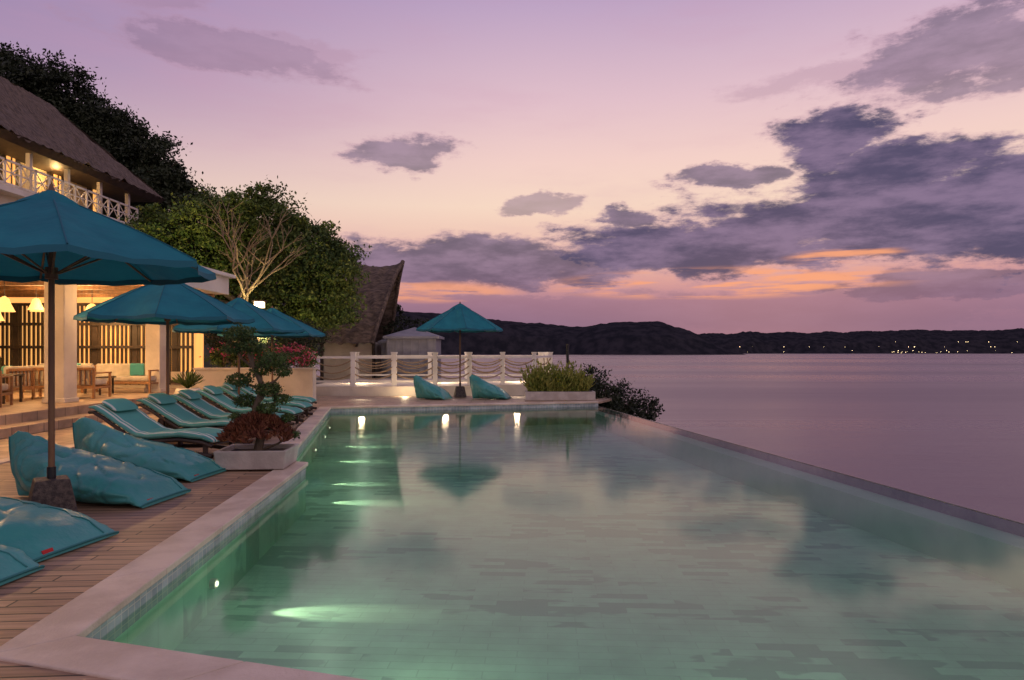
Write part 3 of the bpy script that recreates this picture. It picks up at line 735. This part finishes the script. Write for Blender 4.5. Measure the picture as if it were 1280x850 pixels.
# ---------------------------------------------------------------- raised terrace and rope fence
poly=[(-7.0,22.65),(-2.6,22.9),(.9,24.4),(1.7,26.5),(1.5,29.5),(-7.0,30)]
sheet('raised_terrace',poly,.30,'plaster',thick=.9)
f=empty('rope_fence')
def fence(pts):
    mb=MB(['white','rope'])
    posts=[]
    for (a,b_) in zip(pts[:-1],pts[1:]):
        n=max(1,round(math.dist(a,b_)/1.45))
        for k in range(n):posts.append((a[0]+(b_[0]-a[0])*k/n,a[1]+(b_[1]-a[1])*k/n))
    posts.append(pts[-1])
    for x,y in posts:
        mb.box((x,y,.85),(.15,.15,1.1),0);mb.box((x,y,1.425),(.19,.19,.05),0)
    for p,q in zip(posts[:-1],posts[1:]):
        a=math.atan2(q[1]-p[1],q[0]-p[0]);L=math.dist(p,q);mx_,my=(p[0]+q[0])/2,(p[1]+q[1])/2
        mb.box((mx_,my,1.27),(L-.15,.07,.08),0,a);mb.box((mx_,my,.46),(L-.15,.06,.07),0,a)
        for z0,sag in((1.20,.22),(.98,.24),(.74,.2)):
            mb.tube([(p[0]+(q[0]-p[0])*s,p[1]+(q[1]-p[1])*s-.05,z0-sag*4*s*(1-s)) for s in np.linspace(0,1,11)],.024,6,1)
    mb.build('fence_run',parent=f)
fence([(-6.7,22.85),(-2.6,23.1),(.8,24.6),(1.5,26.6),(1.35,29.2)]);fence([(-6.7,29.5),(1.2,29.3)])
for p in((-5.5,25,.7),(-2.5,25.6,.7),(.2,26.4,.7),(-3.5,22.3,.15),(-.6,22.3,.15)):lamp('terrace_lamp',p,60 if p[1]>23 else 16,(1,.75,.45),.1,parent=f)
# ---------------------------------------------------------------- thatched hut
h=empty('thatched_hut');mb=MB(['thatch','dark'])
def hf(u,v,s=-1):
    xl=-7.7-1.35*u**1.3;xr=-5.35-1.05*u**.8
    x=xl+(xr-xl)*v;y=33.5+s*2.3*u**.8
    z=5.65-3.8*u+.14*mnoise.noise(Vector((x*3,u*12,s)))+(.25*(abs(2*v-1)**3)*(1-u))
    return (x,y,z)
mb.grid(lambda u,v:hf(u,v,-1),30,30,0,False);mb.grid(lambda u,v:hf(u,v,1),16,20,0,False,True)
mb.grid(lambda u,v:(hf(u,0)[0],33.5+(2*v-1)*2.3*u**.8,hf(u,0)[2]),16,10,0,False)
mb.grid(lambda u,v:(hf(u,1)[0]-.5*u-.3,33.5+(2*v-1)*2.2*u**.8,hf(u,1)[2]-.15),16,10,1,False)
mb.tube([Vector(hf(u,1,-1)) for u in np.linspace(0,1,12)],.10,7,0);mb.tube([Vector(hf(u,1,1)) for u in np.linspace(0,1,12)],.10,7,0)
mb.build('roof',parent=h)
mb=MB(['plaster','dark']);mb.box((-7.6,33.6,.95),(2.4,3.6,1.9),0)
for x in(-8.8,-6.4):mb.cyl((x,31.6,0),(x,31.6,2.1),.08,mi=1)
mb.build('walls',parent=h)
g_=empty('garden_pavilion');mb=MB(['grey','white'])
for (x,y,r,z) in((-4.5,31.6,1.25,2.6),(-5.3,33,1.0,2.4)):
    mb.add([(x+sx*r,y+sy*r,z-.45) for sx,sy in((-1,-1),(1,-1),(1,1),(-1,1))]+[(x,y,z)],[(0,1,4),(1,2,4),(2,3,4),(3,0,4)],0)
    mb.box((x,y,z-.5),(2*r,2*r,.1),0);mb.box((x,y,1.0),(2*r-.3,2*r-.3,2.1),0)
    for k in range(7): mb.box((x-r+.2+k*(2*r-.4)/6,y-r+.12,1.0),(.05,.05,2.05),0)
mb.build('roof_and_screens',parent=g_)
mb=MB(['bulb','dark']);mb.box((-9.1,24.6,3.15),(.30,.2,.2),0);mb.box((-9.1,24.6,3.28),(.46,.3,.06),1);mb.cyl((-9.1,24.6,0),(-9.1,24.6,3.0),.04,mi=1);mb.build('lantern_stand_in')  # post lantern made up to stand in for a lit house feature
print('done')
